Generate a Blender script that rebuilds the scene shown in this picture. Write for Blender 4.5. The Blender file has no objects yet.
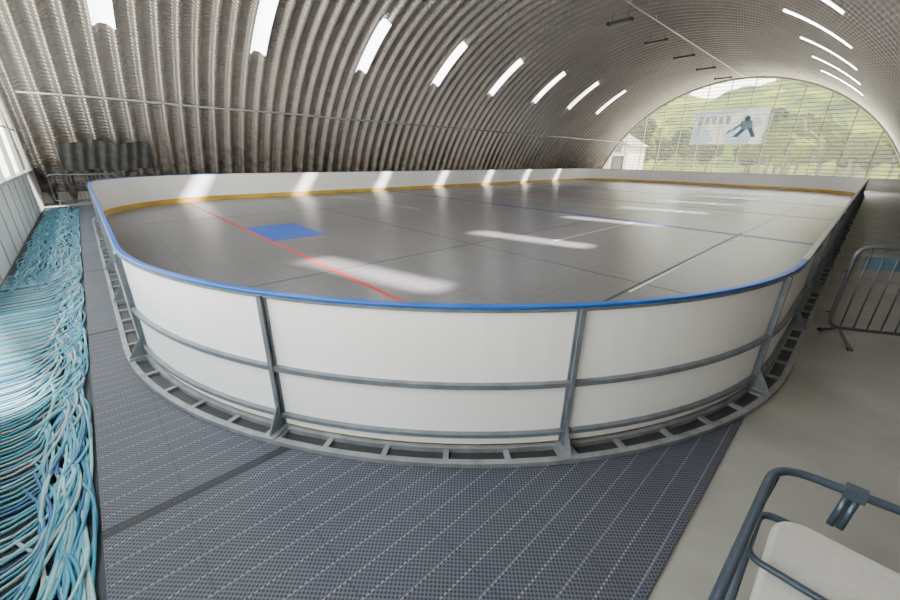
import bpy, math, random, bmesh
from mathutils import Vector, Matrix, noise
random.seed(7)
S=bpy.context.scene
COL=S.collection

# ------------------------------------------------------------ materials
def mat(name, color=(.5,.5,.5), rough=.5, metal=0, spec=.5, noise_scale=None, noise_amt=.1, bump=None, stretch=(1,1,1)):
    m=bpy.data.materials.new(name); m.use_nodes=True
    nt=m.node_tree; b=nt.nodes['Principled BSDF']
    b.inputs['Base Color'].default_value=(*color,1); b.inputs['Roughness'].default_value=rough
    b.inputs['Metallic'].default_value=metal; b.inputs['Specular IOR Level'].default_value=spec
    if noise_scale:
        tc=nt.nodes.new('ShaderNodeTexCoord'); mp=nt.nodes.new('ShaderNodeMapping')
        mp.inputs['Scale'].default_value=stretch
        n=nt.nodes.new('ShaderNodeTexNoise'); n.inputs['Scale'].default_value=noise_scale; n.inputs['Detail'].default_value=6
        r=nt.nodes.new('ShaderNodeMapRange'); r.inputs['From Min'].default_value=.3; r.inputs['From Max'].default_value=.7
        r.inputs['To Min'].default_value=1-noise_amt; r.inputs['To Max'].default_value=1+noise_amt
        h=nt.nodes.new('ShaderNodeVectorMath'); h.operation='SCALE'; h.inputs[0].default_value=color
        nt.links.new(tc.outputs['Object'],mp.inputs['Vector']); nt.links.new(mp.outputs[0],n.inputs['Vector'])
        nt.links.new(n.outputs['Fac'],r.inputs['Value']); nt.links.new(r.outputs[0],h.inputs['Scale'])
        nt.links.new(h.outputs[0],b.inputs['Base Color'])
        if bump:
            bp=nt.nodes.new('ShaderNodeBump'); bp.inputs['Strength'].default_value=bump; bp.inputs['Distance'].default_value=.02
            nt.links.new(n.outputs['Fac'],bp.inputs['Height']); nt.links.new(bp.outputs[0],b.inputs['Normal'])
    return m

class NB:
    """tiny node helper"""
    def __init__(s,nt): s.nt=nt
    def val(s,x,sock):
        if isinstance(x,(int,float)): sock.default_value=x
        else: s.nt.links.new(x,sock)
    def m(s,op,a,b=0,c=None):
        n=s.nt.nodes.new('ShaderNodeMath'); n.operation=op
        s.val(a,n.inputs[0]); s.val(b,n.inputs[1])
        if c is not None: s.val(c,n.inputs[2])
        return n.outputs[0]
    def xyz(s):
        tc=s.nt.nodes.new('ShaderNodeTexCoord'); sp=s.nt.nodes.new('ShaderNodeSeparateXYZ')
        s.nt.links.new(tc.outputs['Object'],sp.inputs[0]); return sp.outputs[0],sp.outputs[1],sp.outputs[2],tc.outputs['Object']
    def noise(s,vec,scale,detail=4):
        n=s.nt.nodes.new('ShaderNodeTexNoise'); n.inputs['Scale'].default_value=scale; n.inputs['Detail'].default_value=detail
        s.nt.links.new(vec,n.inputs['Vector']); return n.outputs['Fac']
    def mix(s,f,a,b):
        n=s.nt.nodes.new('ShaderNodeMix'); n.data_type='RGBA'
        s.val(f,n.inputs[0])
        for x,k in ((a,6),(b,7)):
            if isinstance(x,tuple): n.inputs[k].default_value=(*x,1)
            else: s.nt.links.new(x,n.inputs[k])
        return n.outputs[2]
    def bump(s,h,strength,dist):
        n=s.nt.nodes.new('ShaderNodeBump'); n.inputs['Strength'].default_value=strength; n.inputs['Distance'].default_value=dist
        s.nt.links.new(h,n.inputs['Height']); return n.outputs[0]
    def line(s,x,pitch,w):   # 1 on thin line
        f=s.m('FRACT',s.m('DIVIDE',x,pitch)); return s.m('LESS_THAN',f,w/pitch)

CX,CZ,RR=-10.24,-3.9,12.9
M={}
def roof_mat():
    m=mat('galvanised_arch_steel',(.5,.49,.47),.30,.75); nt=m.node_tree; b=nt.nodes['Principled BSDF']; k=NB(nt)
    x,y,z,v=k.xyz()
    ang=k.m('ARCTAN2',k.m('SUBTRACT',x,CX),k.m('SUBTRACT',z,CZ)); arc=k.m('MULTIPLY',ang,RR)
    cr=k.m('SINE',k.m('MULTIPLY',arc,2*math.pi/.13))
    nz=k.noise(v,.5,5); nz2=k.noise(v,3.0,6)
    f=k.m('ADD',k.m('MULTIPLY',nz,.6),k.m('MULTIPLY',nz2,.4))
    c=k.mix(f,(.36,.335,.32),(.66,.63,.61))
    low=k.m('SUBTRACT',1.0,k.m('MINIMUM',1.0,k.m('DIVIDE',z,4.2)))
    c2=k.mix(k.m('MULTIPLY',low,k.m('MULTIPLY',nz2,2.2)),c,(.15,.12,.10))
    nt.links.new(c2,b.inputs['Base Color'])
    nt.links.new(k.bump(cr,.5,.014),b.inputs['Normal'])
    return m
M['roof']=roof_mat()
def rinkfloor():
    m=mat('sport_tile_grey',(.15,.15,.155),.30,0,.5); nt=m.node_tree; b=nt.nodes['Principled BSDF']; k=NB(nt)
    x,y,z,v=k.xyz()
    g=k.m('MAXIMUM',k.line(x,.25,.014),k.line(y,.25,.014))
    g2=k.m('MAXIMUM',k.line(x,1.0,.022),k.line(y,1.0,.022))
    nz=k.noise(v,.35,3)
    c=k.mix(nz,(.115,.11,.115),(.18,.172,.178))
    c=k.mix(k.m('MULTIPLY',g,.45),c,(.05,.05,.055)); c=k.mix(k.m('MULTIPLY',g2,.35),c,(.03,.03,.035))
    nt.links.new(c,b.inputs['Base Color'])
    return m
M['rinkfloor']=rinkfloor()
def matmat():
    m=mat('perforated_mat_slate',(.1,.11,.14),.55,0,.35); nt=m.node_tree; b=nt.nodes['Principled BSDF']; k=NB(nt)
    x,y,z,v=k.xyz()
    sx=k.m('SINE',k.m('MULTIPLY',x,2*math.pi/.028)); sy=k.m('SINE',k.m('MULTIPLY',y,2*math.pi/.028))
    d=k.m('GREATER_THAN',k.m('MULTIPLY',sx,sy),.12)
    rib=k.line(x,.125,.007); dash=k.m('LESS_THAN',k.m('FRACT',k.m('DIVIDE',y,.028)),.6)
    rib=k.m('MULTIPLY',rib,dash)
    tile=k.m('MAXIMUM',k.line(x,.5,.008),k.line(y,.5,.008))
    nz=k.noise(v,1.5,5)
    c=k.mix(nz,(.058,.064,.088),(.10,.107,.138))
    c=k.mix(k.m('MULTIPLY',d,.85),c,(.006,.007,.013))
    c=k.mix(k.m('MULTIPLY',tile,.4),c,(.012,.014,.022))
    c=k.mix(k.m('MULTIPLY',rib,.42),c,(.42,.43,.48))
    seam=k.m('LESS_THAN',k.m('FRACT',k.m('DIVIDE',k.m('ADD',x,2.40),3.31)),.022)
    c=k.mix(k.m('MULTIPLY',seam,.85),c,(.005,.006,.01))
    nt.links.new(c,b.inputs['Base Color'])
    nt.links.new(k.bump(k.m('SUBTRACT',1.0,d),.4,.006),b.inputs['Normal'])
    return m
M['mat']=matmat()
M['concrete']=mat('concrete',(.27,.265,.245),.5,0,.45,1.2,.22,.1)
M['concrete2']=mat('concrete_plinth',(.25,.24,.22),.8,0,.3,2,.15,.1)
M['white']=mat('dasher_white_hdpe',(.90,.90,.90),.32,0,.5,.8,.03)
M['yellow']=mat('kickplate_yellow',(.60,.38,.05),.4,0,.5,2,.2)
M['blue']=mat('cap_blue',(.006,.10,.44),.3,0,.5,3,.15)
M['capgrey']=mat('cap_grey',(.45,.46,.47),.35,0,.5,3,.1)
M['steel']=mat('galvanised_steel',(.19,.21,.24),.42,.4,.5,8,.2)
M['steel2']=mat('galvanised_steel_base',(.27,.28,.30),.42,.4,.5,8,.25)
M['frame']=mat('window_frame_grey',(.40,.40,.38),.5,.3)
M['slat']=mat('slat_pale',(.42,.40,.26),.6)
M['pipe']=mat('zinc_pipe',(.55,.55,.55),.4,.6)
M['dark']=mat('dark_paint',(.03,.03,.033),.5)
M['redline']=mat('line_red',(.55,.02,.015),.45)
M['blueline']=mat('line_blue',(.02,.06,.28),.45)
M['bluecrease']=mat('crease_blue',(.01,.08,.42),.4,0,.5,4,.15)
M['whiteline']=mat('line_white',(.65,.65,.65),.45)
M['darkline']=mat('line_dark',(.03,.03,.035),.5)
M['lampbody']=mat('lamp_body',(.06,.06,.06),.5,.3)
M['panelgrey']=mat('wall_panel_grey',(.55,.58,.59),.5,.1,.5,1,.1)
M['asphalt']=mat('outdoor_ground',(.34,.33,.30),.9,0,.2,.4,.2)
M['chair']=mat('tube_slate',(.05,.07,.10),.28,.4)
M['cushion']=mat('cushion_grey_beige',(.46,.45,.43),.85,0,.2,30,.06,.15)
M['galv']=mat('barrier_steel',(.13,.15,.17),.4,.5)
M['sign']=mat('barrier_sign_blue',(.09,.16,.22),.5)
M['door']=mat('door_white',(.8,.8,.8),.5)
M['net']=mat('net_dark_grey',(.05,.05,.052),.8,0,.3,5,.3)

def glass(name,transp,col=(1,1,1)):
    m=bpy.data.materials.new(name); m.use_nodes=True; nt=m.node_tree; nt.nodes.clear()
    o=nt.nodes.new('ShaderNodeOutputMaterial'); mx=nt.nodes.new('ShaderNodeMixShader')
    t=nt.nodes.new('ShaderNodeBsdfTransparent'); d=nt.nodes.new('ShaderNodeBsdfTranslucent')
    t.inputs[0].default_value=(*col,1); d.inputs[0].default_value=(*col,1); mx.inputs[0].default_value=1-transp
    nt.links.new(t.outputs[0],mx.inputs[1]); nt.links.new(d.outputs[0],mx.inputs[2]); nt.links.new(mx.outputs[0],o.inputs[0])
    return m
M['skyglass']=glass('skylight_polycarbonate',.7)
M['glass']=glass('end_wall_glazing',.96,(1,.98,.86))

# ------------------------------------------------------------ mesh builder
class MB:
    def __init__(s): s.v=[];s.f=[];s.mi=[];s.mats=[];s.sm=[]
    def mid(s,k):
        if k not in s.mats: s.mats.append(k)
        return s.mats.index(k)
    def add(s,vs,fs,k,smooth=False):
        o=len(s.v); s.v+= [tuple(p) for p in vs]; i=s.mid(k)
        for f in fs: s.f.append([o+j for j in f]); s.mi.append(i); s.sm.append(smooth)
    def box(s,lo,hi,k,mtx=None):
        x0,y0,z0=lo;x1,y1,z1=hi
        vs=[Vector(p) for p in ((x0,y0,z0),(x1,y0,z0),(x1,y1,z0),(x0,y1,z0),(x0,y0,z1),(x1,y0,z1),(x1,y1,z1),(x0,y1,z1))]
        if mtx: vs=[mtx@p for p in vs]
        s.add(vs,[(3,2,1,0),(4,5,6,7),(0,1,5,4),(1,2,6,5),(2,3,7,6),(3,0,4,7)],k)
    def tube(s,pts,r,k,n=8,closed=False):
        pts=[Vector(p) for p in pts]; N=len(pts); rings=[]
        up=None
        for i,p in enumerate(pts):
            if closed: t=(pts[(i+1)%N]-pts[i-1]).normalized()
            else: t=(pts[min(i+1,N-1)]-pts[max(i-1,0)]).normalized()
            if up is None:
                a=Vector((0,0,1)) if abs(t.z)<.9 else Vector((1,0,0)); u=(a-t*a.dot(t)).normalized()
            else: u=(up-t*up.dot(t)).normalized()
            up=u; w=t.cross(u)
            rings.append([p+(u*math.cos(2*math.pi*j/n)+w*math.sin(2*math.pi*j/n))*r for j in range(n)])
        vs=[q for ring in rings for q in ring]; fs=[]
        for i in range(N if closed else N-1):
            a=i*n; b=((i+1)%N)*n
            for j in range(n): fs.append((a+j,a+(j+1)%n,b+(j+1)%n,b+j))
        if not closed: fs.append(tuple(range(n))[::-1]); fs.append(tuple(range((N-1)*n,N*n)))
        s.add(vs,fs,k,True)
    def obj(s,name,parent=None,bevel=0):
        me=bpy.data.meshes.new(name); me.from_pydata(s.v,[],s.f)
        for k in s.mats: me.materials.append(M[k])
        me.polygons.foreach_set('material_index',s.mi); me.polygons.foreach_set('use_smooth',s.sm)
        me.update(); ob=bpy.data.objects.new(name,me); COL.objects.link(ob)
        if parent: ob.parent=parent
        if bevel:
            md=ob.modifiers.new('bevel','BEVEL'); md.width=bevel; md.segments=3
        return ob
def fillet(pts,r,seg=6):
    pts=[Vector(p) for p in pts]; out=[pts[0]]
    for i in range(1,len(pts)-1):
        a,b,c=pts[i-1],pts[i],pts[i+1]; d1=(a-b).normalized(); d2=(c-b).normalized()
        rr=min(r,(a-b).length*.49,(c-b).length*.49); p=b+d1*rr; q=b+d2*rr
        for j in range(seg+1):
            t=j/seg; out.append(p*(1-t)**2+b*2*t*(1-t)+q*t*t)
    out.append(pts[-1]); return out

# ------------------------------------------------------------ rink path
RCX,RCY,HX,HY,CR=-10.24,20.08,10.0,20.0,4.7
def make_path():
    segs=[]
    sx=HX-CR; sy=HY-CR
    segs.append(('l',Vector((RCX,RCY-HY)),Vector((1,0)),sx))
    segs.append(('a',Vector((RCX+sx,RCY-sy)),-90,CR*math.pi/2))
    segs.append(('l',Vector((RCX+HX,RCY-sy)),Vector((0,1)),2*sy))
    segs.append(('a',Vector((RCX+sx,RCY+sy)),0,CR*math.pi/2))
    segs.append(('l',Vector((RCX+sx,RCY+HY)),Vector((-1,0)),2*sx))
    segs.append(('a',Vector((RCX-sx,RCY+sy)),90,CR*math.pi/2))
    segs.append(('l',Vector((RCX-HX,RCY+sy)),Vector((0,-1)),2*sy))
    segs.append(('a',Vector((RCX-sx,RCY-sy)),180,CR*math.pi/2))
    segs.append(('l',Vector((RCX-sx,RCY-HY)),Vector((1,0)),sx))
    return segs
SEG=make_path(); PL=sum(q[3] for q in SEG)
def P(s):
    s%=PL
    for q in SEG:
        if s<=q[3]:
            if q[0]=='l':
                d=q[2]; return q[1]+d*s, Vector((d.y,-d.x))
            a=math.radians(q[2])+s/CR; n=Vector((math.cos(a),math.sin(a))); return q[1]+n*CR,n
        s-=q[3]
    return P(0)
def svals(s0,s1,step=.22):
    n=max(1,int((s1-s0)/step)); return [s0+(s1-s0)*i/n for i in range(n+1)]
def sweep(mb,s0,s1,n0,n1,z0,z1,k,step=.22,smooth=False):
    ss=svals(s0,s1,step); vs=[]
    for s in ss:
        p,n=P(s)
        for (a,z) in ((n0,z0),(n1,z0),(n1,z1),(n0,z1)): q=p+n*a; vs.append((q.x,q.y,z))
    fs=[]
    for i in range(len(ss)-1):
        a=i*4;b=a+4
        for j in range(4): fs.append((a+j,a+(j+1)%4,b+(j+1)%4,b+j))
    fs.append((3,2,1,0)); o=(len(ss)-1)*4; fs.append((o,o+1,o+2,o+3))
    mb.add(vs,fs,k)
BH=1.12
rink=bpy.data.objects.new('hockey_rink_dasher_boards',None); COL.objects.link(rink)
Z0=.02
mb=MB(); sweep(mb,0,PL,-.012,.012,Z0+.05,BH,'white'); mb.obj('panels',rink)
mb=MB(); sweep(mb,0,PL,-.022,-.0125,Z0,.2,'yellow'); mb.obj('kickplate',rink)
mb=MB(); e=HX-CR+CR*math.pi/2
sweep(mb,-e,e+.1,-.022,.026,BH,BH+.022,'blue'); mb.obj('cap_rail_blue',rink,.006)
mb=MB(); sweep(mb,e+.1,PL-e,-.022,.026,BH,BH+.022,'capgrey'); mb.obj('cap_rail_grey',rink)
mb=MB()
sweep(mb,0,PL,.013,.05,.55,.585,'steel'); sweep(mb,0,PL,.013,.05,.15,.18,'steel')
sweep(mb,0,PL,.013,.03,BH-.02,BH,'steel')
mb.obj('horizontal_rails',rink)
mb=MB()
sweep(mb,0,PL,.013,.05,Z0,Z0+.04,'steel2'); sweep(mb,0,PL,.145,.19,Z0,Z0+.035,'steel2')
sweep(mb,0,PL,.055,.14,Z0+.001,Z0+.006,'dark')
NP=53; sp=PL/NP
for i in range(NP):
    for j in range(5):
        s=7.76+(i+j/5)*sp; p,n=P(s); t=Vector((-n.y,n.x))
        mt=Matrix(((n.x,t.x,0,p.x),(n.y,t.y,0,p.y),(0,0,1,0),(0,0,0,1)))
        w=.02 if j else .07
        mb.box((.05,-w,Z0+.002),(.145,w,Z0+.03),'steel2',mt)
mb.obj('base_frame',rink)
mb=MB()
for i in range(NP):
    s=7.76+i*sp; p,n=P(s); t=Vector((-n.y,n.x))
    mt=Matrix(((n.x,t.x,0,p.x),(n.y,t.y,0,p.y),(0,0,1,0),(0,0,0,1)))
    mb.box((.012,-.026,Z0+.03),(.022,.026,BH-.002),'steel',mt)
    mb.box((.022,-.005,Z0+.03),(.055,.005,BH-.002),'steel',mt)
    mb.box((.050,-.016,Z0+.03),(.058,.016,BH-.002),'steel',mt)
    vs=[mt@Vector(q) for q in ((.055,-.006,Z0+.04),(.18,-.006,Z0+.04),(.055,-.006,.26),(.055,.006,Z0+.04),(.18,.006,Z0+.04),(.055,.006,.26))]
    mb.add(vs,[(0,1,2),(5,4,3),(0,3,4,1),(1,4,5,2),(2,5,3,0)],'steel')
    mb.box((.0,-.05,Z0+.0405),(.19,.05,Z0+.046),'steel2',mt)
mb.obj('posts',rink)

# rink floor
mb=MB()
ring=[P(s) for s in svals(0,PL,.25)[:-1]]
pts=[(p-n*.013) for p,n in ring]
N=len(pts)
vs=[(p.x,p.y,Z0) for p in pts]+[(p.x,p.y,0.001) for p in pts]
mb.add(vs,[tuple(range(N))]+[(i,N+i,N+(i+1)%N,(i+1)%N) for i in range(N)],'rinkfloor')
def xlim(y):
    dy=abs(y-RCY)-(HY-CR)
    return HX-.03 if dy<=0 else (HX-CR)+math.sqrt(max(0,CR*CR-dy*dy))-.03
def yl(y,w,k,x0=None,x1=None,z=.003):
    l=min(xlim(y),xlim(y+w)); a=RCX-l if x0 is None else x0; b=RCX+l if x1 is None else x1
    mb.box((a,y,Z0),(b,y+w,Z0+z),k)
def xl(x,w,k,y0,y1,z=.0025): mb.box((x,y0,Z0),(x+w,y1,Z0+z),k)
yl(2.96,.065,'redline'); yl(37.1,.075,'redline')
mb.box((-11.85,3.04,Z0),(-9.6,4.42,Z0+.0028),'bluecrease')
mb.box((-11.3,35.7,Z0),(-9.2,37.1,Z0+.0028),'bluecrease')
yl(13.4,.26,'blueline'); yl(26.6,.26,'blueline'); yl(20,.2,'redline')
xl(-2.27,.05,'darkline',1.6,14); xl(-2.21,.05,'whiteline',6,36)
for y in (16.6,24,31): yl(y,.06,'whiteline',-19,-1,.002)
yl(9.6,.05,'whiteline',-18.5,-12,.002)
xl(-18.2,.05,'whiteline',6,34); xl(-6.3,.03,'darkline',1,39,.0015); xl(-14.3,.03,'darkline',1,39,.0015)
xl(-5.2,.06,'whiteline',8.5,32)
yl(6.6,.03,'darkline',None,None,.0013)
mb.obj('rink_floor')

# ------------------------------------------------------------ floor & mat
mb=MB(); mb.box((-22.9,-1.6,-.2),(2.4,45.3,0),'concrete'); mb.obj('floor')
mb=MB()
arc=[P(s) for s in svals(-e-2,e+0.6,.25)]
out=[(p.x,p.y) for p,n in arc]
K=len(out); vs=[(x,y,.018) for (x,y) in out]
xR=-.2+0.0; yB=-.38; xLft=-20.9
def outerpt(i):
    x,y=out[i]; p,n=arc[i]; best=9
    if n.x>1e-6: best=min(best,(xR-x)/n.x)
    if n.x<-1e-6: best=min(best,(xLft-x)/n.x)
    if n.y<-1e-6: best=min(best,(yB-y)/n.y)
    return (x+n.x*best,y+n.y*best,.018)
ov=[outerpt(i) for i in range(K)]
o2=[]
for i,q in enumerate(ov):
    o2.append(q)
    if i<K-1:
        r=ov[i+1]
        if abs(q[0]-xLft)<1e-4 and abs(r[1]-yB)<1e-4 and abs(q[1]-yB)>1e-4: o2.append((xLft,yB,.018))
        if abs(q[1]-yB)<1e-4 and abs(r[0]-xR)<1e-4 and abs(r[1]-yB)>1e-4: o2.append((xR,yB,.018))
top=[tuple(v) for v in vs]+o2[::-1]
T=len(top)
mb.add(top+[(a,b,.001) for a,b,c in top],[tuple(range(T))[::-1]]+[(i,(i+1)%T,T+(i+1)%T,T+i) for i in range(T)],'mat')
mb.obj('rubber_floor_mat')

# ------------------------------------------------------------ arched roof
Y0=-1.65; PITCH=.6; NPIT=78; YE=Y0+PITCH*NPIT
prof=[0,.05,.09,.13,.17,.22,.38,.43,.47,.51,.55]
def off(u):
    d=min(u,.6-u)
    t=min(1,max(0,(d-.02)/.19)); t=t*t*(3-2*t); return .21*t-.03
ys=[];uo=[]
for i in range(NPIT):
    for u in prof: ys.append(Y0+i*PITCH+u); uo.append(off(u))
ys.append(YE); uo.append(off(0))
A=math.acos(3.9/RR); NA=110
def zang(z): return math.acos((z-CZ)/RR)
a_hi=zang(7.45); a_lo=zang(5.85)
angs=sorted(set([ -A+2*A*i/NA for i in range(NA+1)]+[a_hi,a_lo,-a_hi,-a_lo]))
def roofpt(a,yi): r=RR+uo[yi]; return (CX+r*math.sin(a),ys[yi],CZ+r*math.cos(a))
vs=[roofpt(a,j) for a in angs for j in range(len(ys))]
NYV=len(ys); fs=[]; sky={}
strip=[5+8*k for k in range(8)]
for ia in range(len(angs)-1):
    am=(angs[ia]+angs[ia+1])/2; insky=a_hi-1e-6<abs(am)<a_lo+1e-6
    for j in range(NYV-1):
        p=j//11; jj=j%11
        f=(ia*NYV+j,(ia+1)*NYV+j,(ia+1)*NYV+j+1,ia*NYV+j+1)
        if insky and p in strip and 0<=jj<=10:
            sky.setdefault((p,am>0),[]).append(f)
        else: fs.append(f)
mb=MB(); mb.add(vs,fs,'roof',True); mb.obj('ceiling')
n=0
for key,ff in sorted(sky.items()):
    n+=1; used=sorted({i for f in ff for i in f}); mp={u:i for i,u in enumerate(used)}
    mb=MB(); mb.add([vs[u] for u in used],[tuple(mp[i] for i in f) for f in ff],'skyglass',True); mb.obj('window_%d'%n)

for side,nm in ((-1,'trim_1'),(1,'trim_2')):
    mb=MB(); x=CX+side*12.30
    mb.box((min(x,x+side*.25)-.02,Y0,0),(max(x,x+side*.25)+.02,YE,.42),'concrete2'); mb.obj(nm)

# ------------------------------------------------------------ end walls
def archh(x,r=RR-.03):
    d=r*r-(x-CX)**2; return CZ+math.sqrt(max(0,d))
def endwall(name,y,zsolid,glassname,mull,slat,gap=None):
    mb=MB(); w=12.15
    segs=[(CX-w,CX+w)] if not gap else [(CX-w,gap[0]),(gap[1],CX+w)]
    for a,b in segs:
        mb.box((a,y-.06,0),(b,y+.06,zsolid),'panelgrey'); mb.box((a,y-.08,zsolid),(b,y+.08,zsolid+.07),'frame')
    if zsolid>1:
        x=CX-w
        while x<CX+w:
            mb.box((x,y+.06,0),(x+.03,y+.075,zsolid),'frame'); x+=1.2
    rim=[(CX+(RR-.08)*math.sin(a),y,CZ+(RR-.08)*math.cos(a)) for a in [-A*.98+2*A*.98*i/80 for i in range(81)]]
    mb.tube(rim,.09,'frame',8)
    x=CX-w+mull*.5
    while x<CX+w:
        h=archh(x); z0=zsolid+.05
        if gap and gap[0]<x<gap[1]: z0=gap[2]
        if h>z0+.2: mb.box((x-.035,y-.05,z0),(x+.035,y+.05,h),'frame')
        x+=mull
    z=zsolid+slat
    while z<8.8:
        hw=math.sqrt(max(0,(RR-.1)**2-(z-CZ)**2))
        ss=[(CX-hw,CX+hw)]
        if gap and z<gap[2]: ss=[(CX-hw,gap[0]),(gap[1],CX+hw)]
        for a,b in ss:
            if b>a: mb.box((a,y-.02,z-.022),(b,y+.02,z+.022),'slat')
        z+=slat
    mb.obj(name)
    g=MB(); top=[]
    for i in range(61):
        x=CX-11.6+23.2*i/60; h=archh(x,RR-.05)
        if h>zsolid+.05: top.append((x,y,h))
    if gap:
        poly=[(top[0][0],y,zsolid+.03)]+top+[(top[-1][0],y,zsolid+.03),(gap[1],y,zsolid+.03),(gap[1],y,gap[2]),(gap[0],y,gap[2]),(gap[0],y,zsolid+.03)]
    else: poly=[(top[0][0],y,zsolid+.03)]+top+[(top[-1][0],y,zsolid+.03)]
    g.add(poly,[tuple(range(len(poly)))],'glass'); g.obj(glassname)
endwall('wall_north',45.0,.9,'window_17',1.75,.30,(-21.1,-19.8,2.42))
endwall('wall_south',-1.42,1.25,'window_18',2.4,1.4)

mb=MB(); mb.box((-20.98,44.97,0.001),(-19.92,45.03,2.3),'door'); mb.box((-21.08,44.94,0.001),(-20.98,45.06,2.4),'frame'); mb.box((-19.92,44.94,0.001),(-19.82,45.06,2.4),'frame')
mb.box((-20.98,44.94,2.3),(-19.92,45.06,2.4),'frame'); mb.box((-20.1,44.90,1.0),(-20.0,44.97,1.05),'dark'); mb.obj('door_1')

def arcx(z,ins=0): return math.sqrt((RR-ins)**2-(z-CZ)**2)
mb=MB(); z=3.85; x=CX-arcx(z,.12); mb.tube([(x,y,z+.015*math.sin(y)) for y in range(-1,46,1)],.035,'pipe')
for i in range(15): mb.box((x-.15,-.5+i*3.2,z-.05),(x+.02,-.42+i*3.2,z+.05),'pipe')
mb.obj('wall_pipe')
mb=MB(); mb.tube([(-9.9,y,8.78) for y in range(-1,45,2)],.03,'pipe')
for i in range(15): mb.box((-9.93,-.5+i*3,8.78),(-9.87,-.44+i*3,9.0),'pipe')
mb.obj('ceiling_conduit')
for i in range(9):
    mb=MB(); y=2.1+4.8*i; x=-10.7
    mb.box((x-.55,y-.09,8.36),(x+.55,y+.09,8.46),'lampbody')
    mb.box((x-.62,y-.14,8.34),(x-.50,y+.14,8.48),'dark'); mb.box((x+.50,y-.14,8.34),(x+.62,y+.14,8.48),'dark')
    mb.tube([(x-.4,y,8.46),(x-.4,y,8.92)],.012,'dark',6); mb.tube([(x+.4,y,8.46),(x+.4,y,8.92)],.012,'dark',6)
    mb.obj('ceiling_lamp' if i==0 else 'ceiling_lamp.%03d'%i)

def banner_mat():
    m=mat('banner_print',(.5,.6,.7),.6); nt=m.node_tree; b=nt.nodes['Principled BSDF']; k=NB(nt)
    x,y,z,v=k.xyz(); nz=k.noise(v,.9,4)
    c=k.mix(k.m('GREATER_THAN',nz,.5),(.55,.68,.80),(.85,.88,.90)); nt.links.new(c,b.inputs['Base Color'])
    tr=nt.nodes.new('ShaderNodeBsdfTranslucent'); nt.links.new(c,tr.inputs[0]); mx=nt.nodes.new('ShaderNodeMixShader'); mx.inputs[0].default_value=.12
    nt.links.new(b.outputs[0],mx.inputs[1]); nt.links.new(tr.outputs[0],mx.inputs[2]); nt.links.new(mx.outputs[0],nt.nodes['Material Output'].inputs[0])
    return m
M['banner']=banner_mat()
M['bannerblue']=mat('banner_blue',(.30,.46,.62),.6); M['bannerdark']=mat('banner_dark',(.12,.2,.32),.6); M['bannerwhite']=mat('banner_white',(.95,.95,.95),.6)
mb=MB(); mb.add([(-13.4,44.82,3.5),(-7.6,44.82,3.5),(-7.6,44.82,6.4),(-13.4,44.82,6.4)],[(0,1,2,3)],'banner')
BS=.75; BX,BZ=-9.3,4.9
def tr_(a,b): return (BX+(a+9.5)*BS, BZ+(b-4.8)*BS)
def disc(cx,cz,rx,rz,k,y=44.79,n=16):
    cx,cz=tr_(cx,cz); mb.add([(cx+rx*math.cos(2*math.pi*i/n),y,cz+rz*math.sin(2*math.pi*i/n)) for i in range(n)],[tuple(range(n))],k)
def quad(pts,k,y=44.79,t=True):
    pts=[tr_(a,b) for a,b in pts] if t else pts
    mb.add([(a,y,b) for a,b in pts],[tuple(range(len(pts)))],k)
disc(-9.3,5.75,.22,.25,'bannerdark'); quad([(-9.9,5.5),(-8.8,5.6),(-8.6,4.7),(-9.7,4.5)],'bannerblue')
quad([(-9.7,4.6),(-9.2,4.6),(-9.9,3.7),(-10.4,3.8)],'bannerdark'); quad([(-9.1,4.7),(-8.6,4.7),(-8.1,3.7),(-8.5,3.7)],'bannerdark')
quad([(-9.8,5.3),(-9.6,5.0),(-11.0,4.2),(-11.3,4.2)],'bannerblue')
for i in range(5): quad([(-13.0+i*.55,5.2),(-12.65+i*.55,5.2),(-12.65+i*.55,5.9),(-13.0+i*.55,5.9)],'bannerwhite',t=False)
mb.obj('advertising_banner')

mb=MB(); g=[]
for i in range(41):
    for j in range(9):
        y=-.5+i*.07; z=2.35-j*.13; x=CX-arcx(z,.35)+.05*math.sin(i*1.3+j*.4); g.append((x,y,z-.06*math.sin(i*.3)))
mb.add(g,[(i*9+j,(i+1)*9+j,(i+1)*9+j+1,i*9+j+1) for i in range(40) for j in range(8)],'net',True); mb.obj('safety_net')

# ------------------------------------------------------------ crowd barriers
def barrier(name,a,b,sign=False):
    a=Vector((a[0],a[1],0)); b=Vector((b[0],b[1],0)); d=(b-a); L=d.length; d.normalize(); n=Vector((-d.y,d.x,0)); up=Vector((0,0,1))
    q=lambda s,z,o=0: a+d*s+up*z+n*o
    mb=MB()
    loop=fillet([q(L/2,.16),q(0,.16),q(0,1.14),q(L,1.14),q(L,.16),q(L/2+.001,.16)],.14)
    mb.tube(loop,.021,'galv')
    k=int(L/.125)
    for i in range(1,k): mb.tube([q(L*i/k,.16),q(L*i/k,1.14)],.008,'galv',6)
    for s in (.12,L-.22):
        mb.tube(fillet([q(s,.012,-.30),q(s,.09,-.12),q(s,.17,0),q(s,.09,.12),q(s,.012,.30)],.06),.016,'galv')
        mb.tube([q(s,.012,-.30),q(s,.0125,-.26)],.024,'dark'); mb.tube([q(s,.012,.30),q(s,.0125,.26)],.024,'dark')
    mb.tube([q(-.06,.35),q(0,.35)],.01,'galv'); mb.tube([q(-.06,.85),q(0,.85)],.01,'galv')
    if sign:
        p=[q(.12,.88,.025),q(L-.1,.88,.025),q(L-.1,1.03,.025),q(.12,1.03,.025)]
        p2=[v+n*.006 for v in p]; mb.add(p+p2,[(0,1,2,3),(7,6,5,4),(0,4,5,1),(1,5,6,2),(2,6,7,3),(3,7,4,0)],'sign')
    mb.obj(name)
barrier('crowd_control_barrier',(.09,6.15),(1.42,6.95),True)
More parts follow.
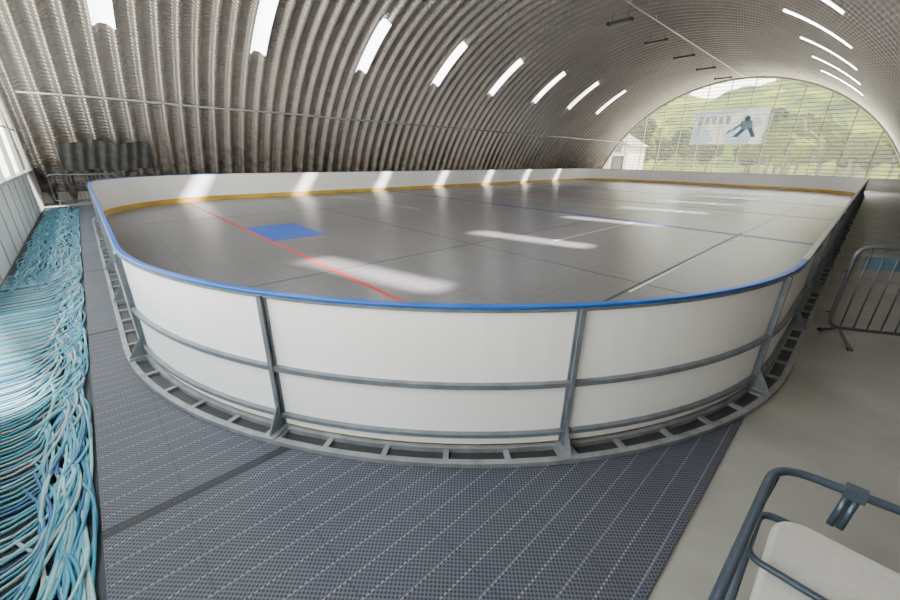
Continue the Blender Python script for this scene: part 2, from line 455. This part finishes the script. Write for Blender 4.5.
barrier('crowd_control_barrier.001',(-21.4,-1.0),(-21.3,1.0))

# ------------------------------------------------------------ padded armchair
ch=bpy.data.objects.new('padded_metal_armchair',None); COL.objects.link(ch)
mb=MB()
mb.tube(fillet([(.02,1.0,.02),(.02,1.0,.64),(.02,1.15,.66),(.05,2.10,.66),(.74,2.20,.66),(.76,1.15,.66),(.78,1.0,.64),(.78,1.0,.02)],.14,8),.019,'chair',12)
mb.tube([(.06,2.03,.64),(.03,2.12,.02)],.017,'chair',10); mb.tube([(.72,2.10,.64),(.76,2.2,.02)],.017,'chair',10)
mb.tube(fillet([(.04,1.62,.655),(.06,1.6,.525),(.72,1.6,.525),(.755,1.62,.655)],.05),.014,'chair',10)
mb.tube(fillet([(.06,1.05,.40),(.06,2.06,.40),(.72,2.1,.40),(.74,1.05,.40),(.06,1.05,.40)],.08),.017,'chair',10)
mb.tube([(.30,2.14,.66),(.28,2.07,.50)],.014,'chair',8); mb.tube([(.33,2.145,.66),(.31,2.075,.50)],.014,'chair',8)
mb.box((.28,2.115,.635),(.35,2.165,.685),'chair')
mb.obj('tube_frame',ch)
me=MB(); me.box((.11,1.12,.415),(.71,2.0,.50),'cushion'); c=me.obj('seat_cushion',ch)
bm=bmesh.new(); bm.from_mesh(c.data)
ve=[ed for ed in bm.edges if abs(ed.verts[0].co.z-ed.verts[1].co.z)>.05]
bmesh.ops.bevel(bm,geom=ve,offset=.12,segments=8,affect='EDGES',profile=.5); bm.to_mesh(c.data); bm.free()
md=c.modifiers.new('b','BEVEL'); md.width=.025; md.segments=5
for p in c.data.polygons: p.use_smooth=True

# ------------------------------------------------------------ hose pile
def hose_mat(n,c): M[n]=mat(n,c,.4,0,.5,6,.15)
hose_mat('hose_teal',(.07,.29,.38)); hose_mat('hose_pale',(.25,.45,.49)); hose_mat('hose_blue',(.02,.10,.24)); hose_mat('hose_grey',(.28,.36,.36)); hose_mat('hose_deep',(.02,.20,.31))
cu=bpy.data.curves.new('cooling_hose_pile','CURVE'); cu.dimensions='3D'; cu.bevel_depth=.0095; cu.bevel_resolution=2; cu.resolution_u=4
hn=['hose_teal','hose_pale','hose_blue','hose_grey','hose_deep']
for k in hn: cu.materials.append(M[k])
def spline(pts,mi):
    sp_=cu.splines.new('BEZIER'); sp_.bezier_points.add(len(pts)-1)
    for bp,p in zip(sp_.bezier_points,pts):
        bp.co=p; bp.handle_left_type=bp.handle_right_type='AUTO'
    sp_.material_index=mi; sp_.use_smooth=True
rnd=random.random
x=-1.0; i=0
while x>-9.5:
    z=.013; yb=-.76+.08*math.sin(x*1.7)+rnd()*.05
    run=.25+rnd()*.6; ye=-.43-rnd()*.20
    pts=[(x,-1.32,z),(x-.02,-1.05,z),(x-.04,yb,z+.008),(x-.14-rnd()*.06,(yb+ye)/2,z+.015+rnd()*.02),(x-.32-run*.3,ye,z+.01+rnd()*.03),(x-.4-run*.7,ye-.06+rnd()*.10,z+.005+rnd()*.03),(x-.5-run,ye-rnd()*.12,.014)]
    pts=[(a,min(-.405,b),c) for a,b,c in pts]
    spline(pts,random.choices(range(5),[4,5,.3,4,.5])[0] if i%3 else random.choice([0,4,2])); x-=.05; i+=1
for i in range(75):
    ye=-.42-.8*rnd() ; x0=-1.2-rnd()*2 if ye>-.60 else -8-rnd()*2
    pts=[];x=x0;ph=rnd()*6; a=.02+rnd()*.05; fr=2+rnd()*3
    x1=-20.5+rnd()*2
    while x>x1:
        yy=ye+a*math.sin(x*fr+ph)+.02*random.uniform(-1,1); yy=min(-.405,max(-1.3,yy))
        pts.append((x,yy,.014+rnd()*.03)); x-=.32
    spline(pts,random.choices(range(5),[5,2,2,1,5])[0])
ho=bpy.data.objects.new('cooling_hose_pile',cu); COL.objects.link(ho)
M['tray']=mat('hose_underlay_dark',(.015,.02,.03),.6,0,.4,4,.3)
mb=MB(); mb.box((-20.8,-1.34,.0005),(-.9,-.382,.0035),'tray'); mb.obj('hose_underlay')

# ------------------------------------------------------------ outdoors
def veg():
    m=mat('foliage',(.1,.2,.04),.95,0,.05); nt=m.node_tree; b=nt.nodes['Principled BSDF']; k=NB(nt); x,y,z,v=k.xyz()
    nz=k.noise(v,.18,8); nz2=k.noise(v,.03,3)
    nz=k.m('MULTIPLY',k.m('SUBTRACT',nz,.32),2.6)
    c=k.mix(nz,(.003,.012,.0005),(.065,.085,.004)); c=k.mix(k.m('MULTIPLY',k.m('GREATER_THAN',nz2,.56),.7),c,(.10,.105,.010)); nt.links.new(c,b.inputs['Base Color']); return m
M['veg']=veg()
mb=MB(); mb.box((-200,-120,-.6),(200,260,-.25),'asphalt'); mb.obj('outdoor_ground')
mb=MB(); g=[];NXh,NYh=90,30
for i in range(NXh):
    for j in range(NYh):
        x=-180+i*4; y=95+j*4; t=j/(NYh-1)
        h=32*math.sin(t*math.pi/2)*(1+.45*noise.noise(Vector((x*.012+3,y*.01,0))))+1.8*noise.noise(Vector((x*.2,y*.2,1)))-1
        h+= (6 if x>-40 else 0)*t
        g.append((x,y,h))
mb.add(g,[(i*NYh+j,(i+1)*NYh+j,(i+1)*NYh+j+1,i*NYh+j+1) for i in range(NXh-1) for j in range(NYh-1)],'veg',True); mb.obj('hillside')
M['bark']=mat('bark',(.12,.08,.05),.9)
def tree(mb,x,y,h):
    mb.tube([(x,y,-.3),(x,y,h*.5)],h*.03,'bark',6)
    for q in range(5):
        c=Vector((x+random.uniform(-.2,.2)*h,y+random.uniform(-.2,.2)*h,h*random.uniform(.45,.85))); r=h*random.uniform(.18,.28)
        vs=[];fs=[];a,b=10,7
        for i in range(b+1):
            for j in range(a):
                th=math.pi*i/b; ph=2*math.pi*j/a; rr=r*random.uniform(.82,1.15)
                vs.append(c+Vector((math.sin(th)*math.cos(ph),math.sin(th)*math.sin(ph),math.cos(th)))*rr)
        for i in range(b):
            for j in range(a): fs.append((i*a+j,i*a+(j+1)%a,(i+1)*a+(j+1)%a,(i+1)*a+j))
        mb.add(vs,fs,'veg')
mb=MB()
for i in range(60): tree(mb,random.uniform(-75,25),random.uniform(70,88),random.uniform(5,9))
mb.obj('tree_line')
M['housewall']=mat('house_plaster',(.35,.34,.31),.8); M['houseroof']=mat('house_roof',(.10,.06,.05),.8)
def house(name,x,y,w,d,h):
    mb=MB(); mb.box((x,y,-.25),(x+w,y+d,h),'housewall')
    r=h+w*.3
    mb.add([(x-.4,y-.4,h),(x+w+.4,y-.4,h),(x+w+.4,y+d+.4,h),(x-.4,y+d+.4,h),(x+w/2,y-.4,r),(x+w/2,y+d+.4,r)],[(0,1,4),(1,2,5,4),(2,3,5),(3,0,4,5),(0,3,2,1)],'houseroof')
    for i in range(3):
        for j in range(2): mb.box((x+w*(.15+.3*i),y-.05,1+j*2.0),(x+w*(.15+.3*i)+1,y+.02,2.0+j*2.0),'dark')
    mb.obj(name)
house('house',-33,58,8,6,3.9)

# ------------------------------------------------------------ light
w=bpy.data.worlds.new('sky'); S.world=w; w.use_nodes=True; nt=w.node_tree; bg=nt.nodes['Background']
tc=nt.nodes.new('ShaderNodeTexCoord'); sp_=nt.nodes.new('ShaderNodeSeparateXYZ'); rp=nt.nodes.new('ShaderNodeValToRGB')
nt.links.new(tc.outputs['Generated'],sp_.inputs[0]); nt.links.new(sp_.outputs[2],rp.inputs[0]); nt.links.new(rp.outputs[0],bg.inputs[0])
rp.color_ramp.elements[0].color=(1,.99,.97,1); rp.color_ramp.elements[1].color=(.72,.84,1,1)
bg.inputs[1].default_value=8.5
su=bpy.data.lights.new('sun','SUN'); su.energy=52; su.angle=.055; su.color=(1,.96,.90)
so=bpy.data.objects.new('sun',su); COL.objects.link(so)
dirn=Vector((-.43,-.46,-1)).normalized(); so.rotation_mode='QUATERNION'; so.rotation_quaternion=dirn.to_track_quat('-Z','Y'); so.location=(0,20,40)

# ------------------------------------------------------------ camera
v1=Vector((430,-136,375.5)).normalized(); v2=Vector((-375,-149,375.5)).normalized()
Yv=v1; Xv=-v2; Xv=(Xv-Yv*Xv.dot(Yv)).normalized(); Zv=Xv.cross(Yv)
right=Vector((Xv.x,Yv.x,Zv.x)); down=Vector((Xv.y,Yv.y,Zv.y)); fwd=Vector((Xv.z,Yv.z,Zv.z))
cam=bpy.data.cameras.new('camera'); cam.sensor_width=36; cam.lens=375.5/900*36; cam.clip_start=.05; cam.clip_end=600
co=bpy.data.objects.new('camera',cam); COL.objects.link(co)
R=Matrix((right,-down,-fwd)).transposed().to_4x4(); co.matrix_world=Matrix.Translation((0,0,2.0))@R
S.camera=co
